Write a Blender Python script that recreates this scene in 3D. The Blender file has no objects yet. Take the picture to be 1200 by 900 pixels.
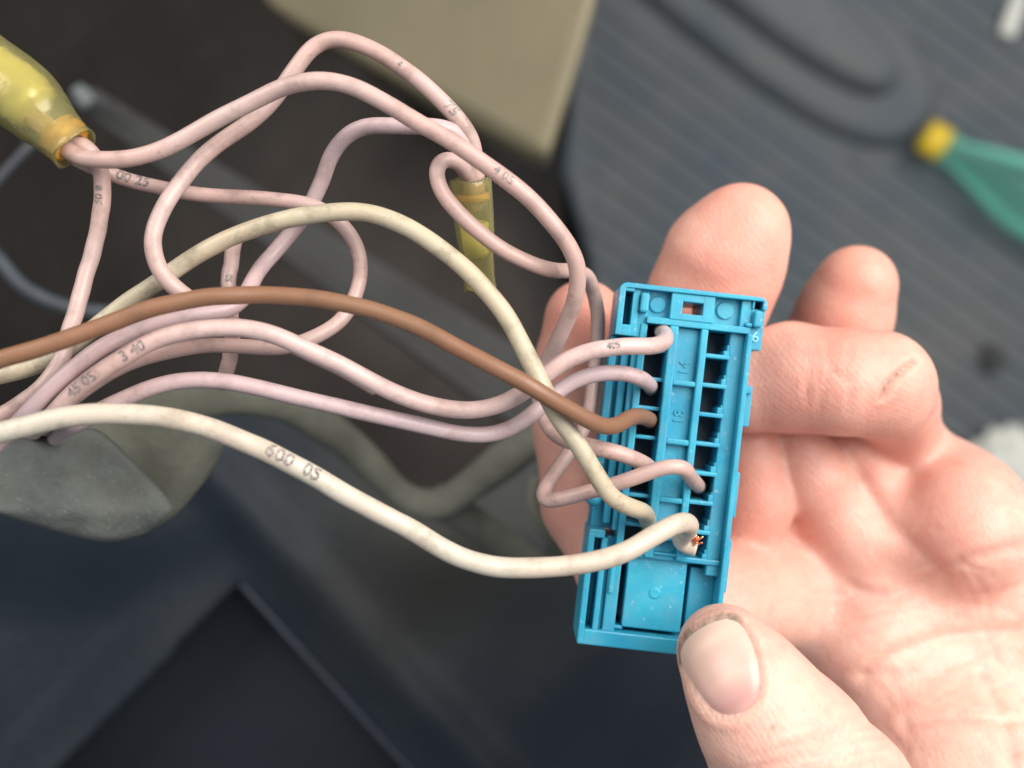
import bpy, bmesh, math, random
import numpy as np
from mathutils import Vector, Matrix

random.seed(7); rng = np.random.RandomState(7)
SC = bpy.context.scene
COL = SC.collection
MM = 0.001

# ------------------------------------------------------------------ camera
FD = 140.0                 # mm from the lens to the face of the plug
PX = 0.105                 # mm per photo pixel on that plane
cam_d = bpy.data.cameras.new('camera'); cam = bpy.data.objects.new('camera', cam_d); COL.objects.link(cam)
cam.location = (0, 0, FD * MM)
cam_d.sensor_width = 36; cam_d.lens = 36 * FD / (1200 * PX)
cam_d.clip_start = 0.005; cam_d.clip_end = 50
cam_d.dof.use_dof = True; cam_d.dof.focus_distance = (FD - 5) * MM; cam_d.dof.aperture_fstop = 14.5
SC.camera = cam

# ------------------------------------------------------------------ world, lamps, exposure
w = bpy.data.worlds.new('World'); SC.world = w; w.use_nodes = True
bg = w.node_tree.nodes['Background']
bg.inputs[0].default_value = (0.80, 0.90, 1.0, 1); bg.inputs[1].default_value = 0.36

def area(name, loc, target, size, energy, col):
    l = bpy.data.lights.new(name, 'AREA'); l.shape = 'RECTANGLE'; l.size = size[0]; l.size_y = size[1]
    l.energy = energy; l.color = col
    o = bpy.data.objects.new(name, l); COL.objects.link(o); o.location = loc
    o.rotation_euler = (Vector(target) - Vector(loc)).to_track_quat('-Z', 'Y').to_euler()
    return o
area('door_daylight', (0.40, 0.24, 0.48), (0.04, 0.0, -0.05), (0.6, 0.6), 11.0, (1.0, 0.95, 0.88))
area('windscreen_daylight', (-0.55, 0.45, 0.50), (0, 0, -0.05), (0.5, 0.5), 5.0, (1.0, 0.93, 0.84))
SC.view_settings.view_transform = 'Standard'; SC.view_settings.look = 'None'
SC.view_settings.exposure = 0.0; SC.view_settings.gamma = 1.0; SC.view_settings.use_curve_mapping = False

# ------------------------------------------------------------------ helpers
def P(px, py, z=0.0):
    """photo pixel at height z (mm) -> world metres"""
    s = PX * (FD - z) / FD
    return Vector(((px - 600) * s * MM, (450 - py) * s * MM, z * MM))
def pr(r, z): return r * PX * (FD - z) / FD * MM

def tag(o, label=None, cat=None, group=None, kind=None):
    if label: o['label'] = label
    if cat: o['category'] = cat
    if group: o['group'] = group
    if kind: o['kind'] = kind
    return o
def empty(name, loc=(0, 0, 0)):
    o = bpy.data.objects.new(name, None); o.location = loc; o.empty_display_size = 0.01
    COL.objects.link(o); return o
def link(name, me, mat=None, parent=None, smooth=True):
    if mat: me.materials.append(mat)
    o = bpy.data.objects.new(name, me); COL.objects.link(o)
    if parent: o.parent = parent; o.matrix_parent_inverse = parent_inv(parent)
    if smooth:
        me.polygons.foreach_set('use_smooth', [True] * len(me.polygons))
    return o
def parent_inv(p):
    m = Matrix.LocRotScale(p.location, p.rotation_euler, p.scale)
    return m.inverted()
def mesh(name, v, f):
    me = bpy.data.meshes.new(name); me.from_pydata([tuple(a) for a in v], [], [tuple(a) for a in f]); me.update(); return me
def frombm(name, bm, mat, parent=None, smooth=True, local=False):
    bmesh.ops.recalc_face_normals(bm, faces=bm.faces)
    me = bpy.data.meshes.new(name); bm.to_mesh(me); bm.free()
    o = link(name, me, mat, None, smooth)
    if parent:
        o.parent = parent
        if not local: o.matrix_parent_inverse = parent_inv(parent)
    return o
def bevel(o, wd, seg=2, ang=35):
    m = o.modifiers.new('bevel', 'BEVEL'); m.width = wd; m.segments = seg; m.limit_method = 'ANGLE'; m.angle_limit = math.radians(ang)
    m.harden_normals = False
    return o

def catmull(pts, step=0.5 * MM):
    pts = [np.array(p, float) for p in pts]
    p = [2 * pts[0] - pts[1]] + pts + [2 * pts[-1] - pts[-2]]
    out = []
    for i in range(1, len(p) - 2):
        a, b, c, d = p[i - 1:i + 3]
        t0 = 0; t1 = t0 + max(np.linalg.norm(b - a), 1e-9) ** .5; t2 = t1 + max(np.linalg.norm(c - b), 1e-9) ** .5; t3 = t2 + max(np.linalg.norm(d - c), 1e-9) ** .5
        n = max(4, int(np.linalg.norm(c - b) / step))
        for k in range(n):
            t = t1 + (t2 - t1) * k / n
            A1 = (t1 - t) / (t1 - t0) * a + (t - t0) / (t1 - t0) * b
            A2 = (t2 - t) / (t2 - t1) * b + (t - t1) / (t2 - t1) * c
            A3 = (t3 - t) / (t3 - t2) * c + (t - t2) / (t3 - t2) * d
            B1 = (t2 - t) / (t2 - t0) * A1 + (t - t0) / (t2 - t0) * A2
            B2 = (t3 - t) / (t3 - t1) * A2 + (t - t1) / (t3 - t1) * A3
            out.append((t2 - t) / (t2 - t1) * B1 + (t - t1) / (t2 - t1) * B2)
    out.append(pts[-1])
    out = np.array(out)
    # even resample
    d = np.r_[0, np.cumsum(np.linalg.norm(np.diff(out, axis=0), axis=1))]
    n = max(6, int(d[-1] / step)); s = np.linspace(0, d[-1], n)
    return np.stack([np.interp(s, d, out[:, k]) for k in range(3)], 1)
def smooth_line(c, it):
    c = c.copy()
    for _ in range(it):
        c[1:-1] = c[1:-1] * .5 + (c[:-2] + c[2:]) * .25
    return c
def frames(c):
    t = np.gradient(c, axis=0); t /= np.linalg.norm(t, axis=1)[:, None]
    n = np.zeros_like(t); u = np.array([0, 0, 1.0])
    v = u - t[0] * (u @ t[0]); n[0] = v / np.linalg.norm(v)
    for i in range(1, len(c)):
        v = n[i - 1] - t[i] * (n[i - 1] @ t[i]); n[i] = v / np.linalg.norm(v)
    return t, n, np.cross(t, n)
def tube_mesh(name, c, r, sides=16, flat=1.0):
    t, n, b = frames(c); r = np.broadcast_to(np.asarray(r, float), (len(c),))
    V = []; F = []
    for i in range(len(c)):
        for k in range(sides):
            a = 2 * math.pi * k / sides
            V.append(c[i] + r[i] * (math.cos(a) * n[i] * flat + math.sin(a) * b[i]))
    for i in range(len(c) - 1):
        for k in range(sides):
            k2 = (k + 1) % sides
            F.append((i * sides + k, i * sides + k2, (i + 1) * sides + k2, (i + 1) * sides + k))
    F.append(tuple(range(sides))[::-1]); F.append(tuple((len(c) - 1) * sides + k for k in range(sides)))
    return mesh(name, V, F)
def add_box(bm, x0, x1, y0, y1, z0, z1):
    vs = [bm.verts.new(p) for p in ((x0, y0, z0), (x1, y0, z0), (x1, y1, z0), (x0, y1, z0), (x0, y0, z1), (x1, y0, z1), (x1, y1, z1), (x0, y1, z1))]
    for f in ((0, 3, 2, 1), (4, 5, 6, 7), (0, 1, 5, 4), (1, 2, 6, 5), (2, 3, 7, 6), (3, 0, 4, 7)):
        bm.faces.new([vs[i] for i in f])
def add_prism(bm, poly, z0, z1):
    """poly: list of (x,y) metres"""
    a = [bm.verts.new((x, y, z0)) for x, y in poly]; b = [bm.verts.new((x, y, z1)) for x, y in poly]
    n = len(poly)
    bm.faces.new(a[::-1]); bm.faces.new(b)
    for i in range(n):
        bm.faces.new((a[i], a[(i + 1) % n], b[(i + 1) % n], b[i]))
def lathe(bm, prof, origin, axis, seg=32, closed=False):
    axis = Vector(axis).normalized(); u = axis.orthogonal().normalized(); v = axis.cross(u)
    rings = []
    for d, r in prof:
        c = Vector(origin) + axis * d
        rings.append([bm.verts.new(c + (u * math.cos(2 * math.pi * k / seg) + v * math.sin(2 * math.pi * k / seg)) * max(r, 1e-6)) for k in range(seg)])
    n = len(rings)
    for i in range(n if closed else n - 1):
        A, B = rings[i], rings[(i + 1) % n]
        for k in range(seg):
            bm.faces.new((A[k], A[(k + 1) % seg], B[(k + 1) % seg], B[k]))
    if not closed:
        bm.faces.new(rings[0][::-1]); bm.faces.new(rings[-1])

# ------------------------------------------------------------------ materials
def node_mat(name):
    m = bpy.data.materials.new(name); m.use_nodes = True
    nt = m.node_tree; b = nt.nodes['Principled BSDF']; return m, nt, b
def N(nt, t, **kw):
    n = nt.nodes.new(t)
    for k, v in kw.items(): setattr(n, k, v)
    return n
def noise(nt, scale, detail=4, rough=.6, coord=None, dist=0.0):
    n = N(nt, 'ShaderNodeTexNoise'); n.inputs['Scale'].default_value = scale; n.inputs['Detail'].default_value = detail
    n.inputs['Roughness'].default_value = rough; n.inputs['Distortion'].default_value = dist
    if coord is not None: nt.links.new(coord, n.inputs['Vector'])
    return n
def ramp(nt, src, stops):
    r = N(nt, 'ShaderNodeValToRGB'); e = r.color_ramp.elements
    while len(e) < len(stops): e.new(0.5)
    for i, (p, c) in enumerate(stops):
        e[i].position = p; e[i].color = (*c, 1) if len(c) == 3 else c
    nt.links.new(src, r.inputs['Fac']); return r
def mixc(nt, fac, a, b, mode='MIX'):
    m = N(nt, 'ShaderNodeMix', data_type='RGBA', blend_type=mode)
    for sock, val in ((0, fac), (6, a), (7, b)):
        if hasattr(val, 'links') or hasattr(val, 'is_output'): nt.links.new(val, m.inputs[sock])
        elif sock == 0: m.inputs[0].default_value = val
        else: m.inputs[sock].default_value = (*val, 1)
    return m.outputs[2]
def bump(nt, b, h, strength, dist):
    n = N(nt, 'ShaderNodeBump'); n.inputs['Strength'].default_value = strength; n.inputs['Distance'].default_value = dist
    nt.links.new(h, n.inputs['Height']); nt.links.new(n.outputs[0], b.inputs['Normal']); return n
def objc(nt): return N(nt, 'ShaderNodeTexCoord').outputs['Object']

def mat_wire(name, c, dirt=(0.17, 0.115, 0.095), amount=.5, rough=.31, tint=None):
    m, nt, b = node_mat(name); co = objc(nt)
    n1 = noise(nt, 260, 5, .65, co); n2 = noise(nt, 1900, 3, .6, co); n3 = noise(nt, 60, 2, .5, co)
    tint = tint or tuple(x * y for x, y in zip(c, (1.0, .9, .86)))
    base = mixc(nt, ramp(nt, n3.outputs[0], [(.35, (0, 0, 0)), (.65, (1, 1, 1))]).outputs[0], c, tint)
    g = ramp(nt, n1.outputs[0], [(.50, (0, 0, 0)), (.74, (amount * 1.1,) * 3)])
    base = mixc(nt, g.outputs[0], base, dirt)
    sp = ramp(nt, n2.outputs[0], [(.57, (0, 0, 0)), (.70, (amount * .9,) * 3)])
    n4 = noise(nt, 130, 3, .6, co); pm = N(nt, 'ShaderNodeMath', operation='MULTIPLY'); nt.links.new(sp.outputs[0], pm.inputs[0])
    nt.links.new(ramp(nt, n4.outputs[0], [(.46, (.08,) * 3), (.66, (1, 1, 1))]).outputs[0], pm.inputs[1])
    base = mixc(nt, pm.outputs[0], base, dirt)
    nt.links.new(base, b.inputs['Base Color'])
    rr = ramp(nt, n1.outputs[0], [(.3, (rough,) * 3), (.7, (rough + .25,) * 3)]); nt.links.new(rr.outputs[0], b.inputs['Roughness'])
    b.inputs['Subsurface Weight'].default_value = .12; b.inputs['Subsurface Scale'].default_value = .0006
    b.inputs['Subsurface Radius'].default_value = (1, .7, .6)
    bump(nt, b, n2.outputs[0], .25, .0001)
    return m
M_pink = mat_wire('pink_insulation', (.48, .355, .335))
M_pinkl = mat_wire('lilac_pink_insulation', (.48, .375, .392), amount=.45)
M_rose = mat_wire('rose_insulation', (.52, .388, .373), amount=.45)
M_cream = mat_wire('cream_insulation', (.46, .42, .315), amount=.6, dirt=(.12, .10, .07))
M_white = mat_wire('offwhite_insulation', (.50, .468, .40), amount=.5, dirt=(.2, .15, .1))
M_brown = mat_wire('brown_insulation', (.215, .112, .064), amount=.45, rough=.36, dirt=(.12, .06, .03))

def mat_simple(name, c, rough=.5, metal=0, bumps=None, var=.25, vs=200, spec=.5):
    m, nt, b = node_mat(name); co = objc(nt)
    n1 = noise(nt, vs, 5, .6, co)
    base = mixc(nt, ramp(nt, n1.outputs[0], [(.3, (0, 0, 0)), (.7, (1, 1, 1))]).outputs[0], tuple(x * (1 - var) for x in c), tuple(min(1, x * (1 + var)) for x in c))
    nt.links.new(base, b.inputs['Base Color']); b.inputs['Roughness'].default_value = rough; b.inputs['Metallic'].default_value = metal
    b.inputs['Specular IOR Level'].default_value = spec
    if bumps:
        n2 = noise(nt, bumps[0], 5, .6, co); bump(nt, b, n2.outputs[0], bumps[1], bumps[2])
    return m
def mat_plug():
    m, nt, b = node_mat('blue_nylon'); co = objc(nt)
    n1 = noise(nt, 110, 4, .6, co); n2 = noise(nt, 900, 4, .7, co); n3 = noise(nt, 300, 5, .7, co)
    base = mixc(nt, ramp(nt, n1.outputs[0], [(.35, (0, 0, 0)), (.65, (1, 1, 1))]).outputs[0], (.017, .245, .40), (.032, .345, .485))
    base = mixc(nt, ramp(nt, n3.outputs[0], [(.52, (0, 0, 0)), (.78, (.4,) * 3)]).outputs[0], base, (.12, .25, .30))
    n5 = noise(nt, 1500, 2, .5, co); base = mixc(nt, ramp(nt, n5.outputs[0], [(.66, (0, 0, 0)), (.73, (.45,) * 3)]).outputs[0], base, (.34, .50, .54))
    nt.links.new(base, b.inputs['Base Color'])
    rr = ramp(nt, n3.outputs[0], [(.35, (.26,) * 3), (.7, (.55,) * 3)]); nt.links.new(rr.outputs[0], b.inputs['Roughness'])
    b.inputs['Subsurface Weight'].default_value = .15; b.inputs['Subsurface Scale'].default_value = .0008; b.inputs['Subsurface Radius'].default_value = (.3, .8, 1)
    bump(nt, b, n2.outputs[0], .18, .00012)
    return m
M_plug = mat_plug()
M_cell_floor = mat_simple('dark_cell_floor', (.022, .03, .045), .6)
M_copper = mat_simple('copper', (.80, .36, .22), .3, 1.0)
M_print = mat_simple('black_print', (.27, .235, .23), .6)

def mat_sleeve(name, c, trans):
    m, nt, b = node_mat(name); co = objc(nt)
    n1 = noise(nt, 140, 4, .6, co); n2 = noise(nt, 700, 3, .6, co)
    base = mixc(nt, ramp(nt, n1.outputs[0], [(.4, (0, 0, 0)), (.7, (1, 1, 1))]).outputs[0], c, tuple(min(1, x * 1.15) for x in c))
    nt.links.new(base, b.inputs['Base Color']); b.inputs['Roughness'].default_value = .13; b.inputs['IOR'].default_value = 1.38
    b.inputs['Transmission Weight'].default_value = trans
    b.inputs['Subsurface Weight'].default_value = .2; b.inputs['Subsurface Scale'].default_value = .002; b.inputs['Subsurface Radius'].default_value = (1, .9, .4)
    bump(nt, b, n2.outputs[0], .3, .0003)
    return m
M_sleeve = mat_sleeve('yellow_heatshrink', (.76, .71, .37), .88)
M_barrel = mat_simple('crimp_barrel', (.80, .75, .38), .35)
M_glue = mat_simple('amber_glue', (.70, .36, .05), .25)

def mat_skin():
    m, nt, b = node_mat('skin'); co = objc(nt)
    n1 = noise(nt, 70, 4, .6, co); n2 = noise(nt, 420, 5, .7, co)
    base = mixc(nt, ramp(nt, n1.outputs[0], [(.36, (0, 0, 0)), (.66, (1, 1, 1))]).outputs[0], (.70, .435, .355), (.66, .36, .295))
    base = mixc(nt, ramp(nt, n2.outputs[0], [(.46, (0, 0, 0)), (.72, (.55,) * 3)]).outputs[0], base, (.64, .29, .235))
    n5 = noise(nt, 190, 4, .65, co, 1.0); base = mixc(nt, ramp(nt, n5.outputs[0], [(.50, (0, 0, 0)), (.74, (.6,) * 3)]).outputs[0], base, (.74, .50, .40))
    n6 = noise(nt, 95, 6, .75, co, .6); base = mixc(nt, ramp(nt, n6.outputs[0], [(.56, (0, 0, 0)), (.80, (.42,) * 3)]).outputs[0], base, (.40, .27, .20))
    a = N(nt, 'ShaderNodeAttribute', attribute_name='flush_shade'); base = mixc(nt, a.outputs['Fac'], base, (.58, .20, .145))
    a2 = N(nt, 'ShaderNodeAttribute', attribute_name='dirt')
    nd = noise(nt, 900, 4, .7, co); mm = N(nt, 'ShaderNodeMath', operation='MULTIPLY'); nt.links.new(a2.outputs['Fac'], mm.inputs[0])
    nt.links.new(ramp(nt, nd.outputs[0], [(.25, (.35,) * 3), (.6, (1, 1, 1))]).outputs[0], mm.inputs[1])
    base = mixc(nt, mm.outputs[0], base, (.16, .12, .09))
    nt.links.new(base, b.inputs['Base Color']); b.inputs['Roughness'].default_value = .48
    b.inputs['Specular IOR Level'].default_value = .42
    b.inputs['Subsurface Weight'].default_value = .55; b.inputs['Subsurface Scale'].default_value = .0035; b.inputs['Subsurface Radius'].default_value = (1, .36, .2)
    v = N(nt, 'ShaderNodeTexVoronoi', feature='DISTANCE_TO_EDGE'); v.inputs['Scale'].default_value = 1500; 
    mp = N(nt, 'ShaderNodeMapping'); mp.inputs['Scale'].default_value = (1, .55, 1); mp.inputs['Rotation'].default_value = (0, 0, .5); nt.links.new(co, mp.inputs['Vector'])
    nt.links.new(mp.outputs[0], v.inputs['Vector'])
    add = N(nt, 'ShaderNodeMath', operation='MULTIPLY_ADD'); add.inputs[1].default_value = .8
    nt.links.new(v.outputs[0], add.inputs[0]); nt.links.new(n2.outputs[0], add.inputs[2])
    wv = N(nt, 'ShaderNodeTexWave', wave_type='BANDS', bands_direction='DIAGONAL'); wv.inputs['Scale'].default_value = 560; wv.inputs['Distortion'].default_value = 22; wv.inputs['Detail'].default_value = 1; wv.inputs['Detail Scale'].default_value = .12
    nt.links.new(co, wv.inputs['Vector'])
    ad2 = N(nt, 'ShaderNodeMath', operation='MULTIPLY_ADD'); nt.links.new(wv.outputs['Fac'], ad2.inputs[0]); ad2.inputs[1].default_value = .13; nt.links.new(add.outputs[0], ad2.inputs[2])
    bump(nt, b, ad2.outputs[0], .42, .00028)
    return m
M_skin = mat_skin()
def mat_nail():
    m, nt, b = node_mat('nail'); co = objc(nt)
    a = N(nt, 'ShaderNodeAttribute', attribute_name='along')
    n1 = noise(nt, 250, 3, .6, co)
    base = ramp(nt, a.outputs['Fac'], [(0, (.60, .50, .40)), (.12, (.64, .46, .38)), (.6, (.62, .40, .345)), (.84, (.52, .28, .26)), (1, (.58, .36, .31))]).outputs[0]
    base = mixc(nt, ramp(nt, n1.outputs[0], [(.5, (0, 0, 0)), (.8, (.3,) * 3)]).outputs[0], base, (.60, .42, .34))
    nt.links.new(base, b.inputs['Base Color']); b.inputs['Roughness'].default_value = .36
    b.inputs['Subsurface Weight'].default_value = .3; b.inputs['Subsurface Scale'].default_value = .002; b.inputs['Subsurface Radius'].default_value = (1, .4, .3)
    return m
M_nail = mat_nail()

M_mat = mat_simple('rubber_mat', (.092, .112, .135), .7, 0, (900, .3, .0006), .2, 40)
M_floor = mat_simple('dark_carpet', (.020, .019, .019), .95, 0, (1500, .8, .003), .4, 120, .1)
M_carpet = mat_simple('brown_black_carpet', (.026, .021, .019), .9, 0, (700, .6, .002), .35, 40, .15)
M_beige = mat_simple('beige_trim', (.225, .195, .122), .6, 0, (1200, .2, .0003), .08, 30)
M_rail = mat_simple('grey_steel', (.026, .027, .028), .65, .1, (400, .3, .0005), .25, 60)
def mat_dust_light(name, c, dust_light, centre=None, rad=(.03, .09), amt=.8, scale=6.0, rough=.8, bumps=(600, .5, .001), speck=0.0, var=.2, sscale=700):
    m, nt, b = node_mat(name); co = objc(nt)
    n1 = noise(nt, scale, 6, .65, co); n2 = noise(nt, bumps[0], 5, .6, co); n3 = noise(nt, sscale, 2, .5, co)
    if centre is not None:
        vm = N(nt, 'ShaderNodeVectorMath', operation='DISTANCE'); nt.links.new(co, vm.inputs[0]); vm.inputs[1].default_value = centre
        ad = N(nt, 'ShaderNodeMath', operation='MULTIPLY_ADD'); nt.links.new(n1.outputs[0], ad.inputs[0]); ad.inputs[1].default_value = rad[0]; nt.links.new(vm.outputs['Value'], ad.inputs[2])
        f = ramp(nt, ad.outputs[0], [(rad[0] * .6, (amt,) * 3), (rad[1], (0, 0, 0))]).outputs[0]  # with a centre: a lighter pool painted into the colour
    else:
        f = ramp(nt, n1.outputs[0], [(.36, (0, 0, 0)), (.66, (amt,) * 3)]).outputs[0]
    base = mixc(nt, ramp(nt, n2.outputs[0], [(.3, (0, 0, 0)), (.7, (1, 1, 1))]).outputs[0], tuple(x * (1 - var) for x in c), tuple(x * (1 + var) for x in c))
    base = mixc(nt, f, base, dust_light)
    if speck: base = mixc(nt, ramp(nt, n3.outputs[0], [(.66, (0, 0, 0)), (.72, (speck,) * 3)]).outputs[0], base, (.45, .45, .42))
    nt.links.new(base, b.inputs['Base Color']); b.inputs['Roughness'].default_value = rough; b.inputs['Specular IOR Level'].default_value = .3
    bump(nt, b, n2.outputs[0], bumps[1], bumps[2])
    return m
M_mat = mat_dust_light('dusty_rubber_mat', (.074, .099, .126), (.152, .152, .146), scale=5.5, amt=.9, rough=.68, bumps=(500, .35, .0008), speck=.25, sscale=260)
M_carpet = mat_dust_light('brown_black_carpet', (.013, .011, .0095), (.052, .043, .039), P(470, 410, -285), (.05, .16), .9, 14, .9, (900, .7, .002), .12, .35, 900)  # brighter lower middle of the carpet is light painted into its colour
M_flap = mat_dust_light('grey_worn_vinyl', (.108, .118, .112), (.092, .096, .084), scale=70, amt=.8, rough=.7, bumps=(380, .6, .0008), speck=.18, sscale=1500)
M_boot = mat_simple('olive_grey_vinyl', (.125, .128, .105), .75, 0, (520, .45, .0006), .25, 90, .25)
M_cloth = mat_simple('dark_vinyl', (.017, .021, .027), .55, 0, (300, .4, .0006), .3, 30, .4)
def mat_cover():
    m, nt, b = node_mat('lit_dark_vinyl'); co = objc(nt)
    n1 = noise(nt, 45, 5, .6, co); n2 = noise(nt, 320, 5, .6, co)
    vm = N(nt, 'ShaderNodeVectorMath', operation='DISTANCE'); nt.links.new(co, vm.inputs[0]); vm.inputs[1].default_value = P(520, 630, -135)
    ad = N(nt, 'ShaderNodeMath', operation='MULTIPLY_ADD'); nt.links.new(n1.outputs[0], ad.inputs[0]); ad.inputs[1].default_value = .03; nt.links.new(vm.outputs['Value'], ad.inputs[2])
    f = ramp(nt, ad.outputs[0], [(.018, (.85,) * 3), (.062, (0, 0, 0))])
    base = mixc(nt, n1.outputs[0], (.005, .0095, .017), (.011, .018, .028))
    base = mixc(nt, f.outputs[0], base, (.036, .034, .026))  # olive patch paints in the light fading towards the navy side
    nt.links.new(base, b.inputs['Base Color']); b.inputs['Roughness'].default_value = .6; b.inputs['Specular IOR Level'].default_value = .35
    bump(nt, b, n2.outputs[0], .5, .0008)
    return m
M_cover = mat_cover()
M_navy = mat_simple('navy_plastic', (.0025, .006, .014), .6, 0, (500, .2, .0004), .2, 30)
M_lip = mat_simple('bluegrey_edge_highlight', (.026, .035, .052), .45)  # paler than the bin, painting the highlight along its edge
M_mud = mat_simple('dried_mud', (.052, .052, .052), .95)
M_cap = mat_simple('yellow_cap', (.75, .52, .02), .4, var=.06)
M_paper = mat_simple('white_paper', (.72, .72, .66), .8, 0, (300, .5, .001), .12, 120)
def mat_pet():
    m, nt, b = node_mat('green_pet'); b.inputs['Base Color'].default_value = (.30, .88, .68, 1); b.inputs['Roughness'].default_value = .12
    b.inputs['Specular IOR Level'].default_value = .9
    t = N(nt, 'ShaderNodeBsdfTransparent'); t.inputs[0].default_value = (.93, .99, .972, 1)
    lw = N(nt, 'ShaderNodeLayerWeight'); lw.inputs['Blend'].default_value = .50
    f = ramp(nt, lw.outputs['Facing'], [(0, (.05,) * 3), (.26, (.07,) * 3), (.5, (.45,) * 3), (1, (.95,) * 3)])
    mx = N(nt, 'ShaderNodeMixShader'); nt.links.new(f.outputs[0], mx.inputs[0]); nt.links.new(t.outputs[0], mx.inputs[1]); nt.links.new(b.outputs[0], mx.inputs[2])
    nt.links.new(mx.outputs[0], nt.nodes['Material Output'].inputs['Surface'])
    return m
M_pet = mat_pet()

# ------------------------------------------------------------------ setting
bm = bmesh.new(); add_box(bm, -3, 3, -3, 3, -.80, -.72)
tag(frombm('floor', bm, M_floor, smooth=False), kind='structure')

# carpeted tunnel side on the left, a rolling sheet
def sheet(name, mat, x0, x1, y0, y1, nx, ny, zf, keep=None, parent=None):
    V = []; F = []
    for j in range(ny + 1):
        for i in range(nx + 1):
            px = x0 + (x1 - x0) * i / nx; py = y0 + (y1 - y0) * j / ny
            V.append(P(px, py, zf(px, py)))
    for j in range(ny):
        for i in range(nx):
            px = x0 + (x1 - x0) * (i + .5) / nx; py = y0 + (y1 - y0) * (j + .5) / ny
            if keep and not keep(px, py): continue
            a = j * (nx + 1) + i; F.append((a, a + nx + 1, a + nx + 2, a + 1))
    return link(name, mesh(name, V, F), mat, parent)
def wob(x, y, s=1.0):
    return math.sin(x * .013 * s + y * .021 * s) + .6 * math.sin(x * .031 * s - y * .017 * s + 1.3) + .35 * math.sin(x * .057 * s + y * .043 * s + .4)
def carpet_z(px, py):
    edge = max(0.0, (px - (560 + .25 * (py - 150))) / 60.0)
    return -300 + .10 * (py - 200) + 6 * wob(px, py) - 400 * min(1, edge ** 2 * .35)
tag(sheet('carpet', M_carpet, -420, 660, -420, 760, 70, 70, carpet_z), kind='structure')

# ------------------------------------------------------------------ rubber floor mat
MZ = -690.0
mat_root = empty('floor_mat', P(930, 300, MZ - 20))
tag(mat_root, 'large grey ribbed rubber floor mat with an oval raised pad, under the bottle', 'floor mat')
bm = bmesh.new()
outl = [(700, -260), (668, 100), (660, 200), (690, 300), (700, 420), (730, 1150), (1650, 1150), (1650, -260)]
add_prism(bm, [P(x, y, MZ).xy for x, y in outl][::-1], (MZ - 18) * MM, MZ * MM)
bevel(frombm('base', bm, M_mat, mat_root, False), .006, 3)
def lobe(c, hw, hl, ang, n=40):
    """rounded bar outline in photo pixels"""
    out = []
    for k in range(n):
        a = 2 * math.pi * k / n
        ex = 2.6
        x = hl * math.copysign(abs(math.cos(a)) ** (2 / ex), math.cos(a)); y = hw * math.copysign(abs(math.sin(a)) ** (2 / ex), math.sin(a))
        out.append((c[0] + x * math.cos(ang) - y * math.sin(ang), c[1] + x * math.sin(ang) + y * math.cos(ang)))
    return out
A45 = math.radians(38)
def dome(name, c, hw, hl, ang, z0, z1, rnd, parent):
    bm = bmesh.new(); rings = []
    for k in range(7):
        t = k / 6 * math.pi / 2
        ins = rnd * (1 - math.sin(t)) if False else rnd * (1 - math.cos(t)); z = z0 + (z1 - z0) * math.sin(t)
        rings.append([bm.verts.new(P(x, y, MZ).to_2d().to_3d() + Vector((0, 0, z * MM))) for x, y in lobe(c, hw - ins, hl - ins, ang)])
    n = len(rings[0])
    for A, B in zip(rings, rings[1:]):
        for k in range(n): bm.faces.new((A[k], A[(k + 1) % n], B[(k + 1) % n], B[k]))
    bm.faces.new(rings[-1])
    return frombm(name, bm, M_mat, parent)
dome('raised_border', (875, -10), 86, 262, A45, MZ - 1, MZ + 18, 20, mat_root)
dome('raised_pad', (866, -20), 46, 214, A45, MZ + 14, MZ + 38, 18, mat_root)
def in_lobe(x, y, c, hw, hl, ang):
    dx, dy = x - c[0], y - c[1]; u = dx * math.cos(ang) + dy * math.sin(ang); v = -dx * math.sin(ang) + dy * math.cos(ang)
    return abs(u / hl) ** 2.6 + abs(v / hw) ** 2.6 < 1
RA = math.radians(36); d = Vector((math.cos(RA), math.sin(RA))); nrm = Vector((-d.y, d.x))
rib_n = 0
for k in range(-22, 26):
    base = Vector((930, 300)) + nrm * (k * 27.0)
    run = None; runs = []
    for t in range(-420, 700, 12):
        p = base + d * t
        ok = p.x > 690 + max(0, (p.y - 300) * .05) and p.x < 1400 and -80 < p.y < 1000 and not in_lobe(p.x, p.y, (875, -10), 98, 276, A45)
        if ok:
            if run is None: run = [p, p]
            run[1] = p
        elif run: runs.append(run); run = None
    if run: runs.append(run)
    for a, b in runs:
        if (b - a).length < 30: continue
        A = P(a.x, a.y, MZ).xy; B = P(b.x, b.y, MZ).xy; dd = (B - A).normalized(); q = Vector((-dd.y, dd.x))
        bm = bmesh.new(); W = .0062
        for z, ww in ((MZ - .5, W), (MZ + 3, W * .8), (MZ + 4.5, W * .4)):
            for s in (1, -1): pass
        prof = [(-W, -.5), (-W * .75, 2.3), (-W * .35, 3.2), (W * .35, 3.2), (W * .75, 2.3), (W, -.5)]
        va = [bm.verts.new((A.x + q.x * o, A.y + q.y * o, (MZ + h) * MM)) for o, h in prof]
        vb = [bm.verts.new((B.x + q.x * o, B.y + q.y * o, (MZ + h) * MM)) for o, h in prof]
        for i in range(5): bm.faces.new((va[i], va[i + 1], vb[i + 1], vb[i]))
        bm.faces.new(va[::-1]); bm.faces.new(vb)
        frombm('rib', bm, M_mat, mat_root, False); rib_n += 1

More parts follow.
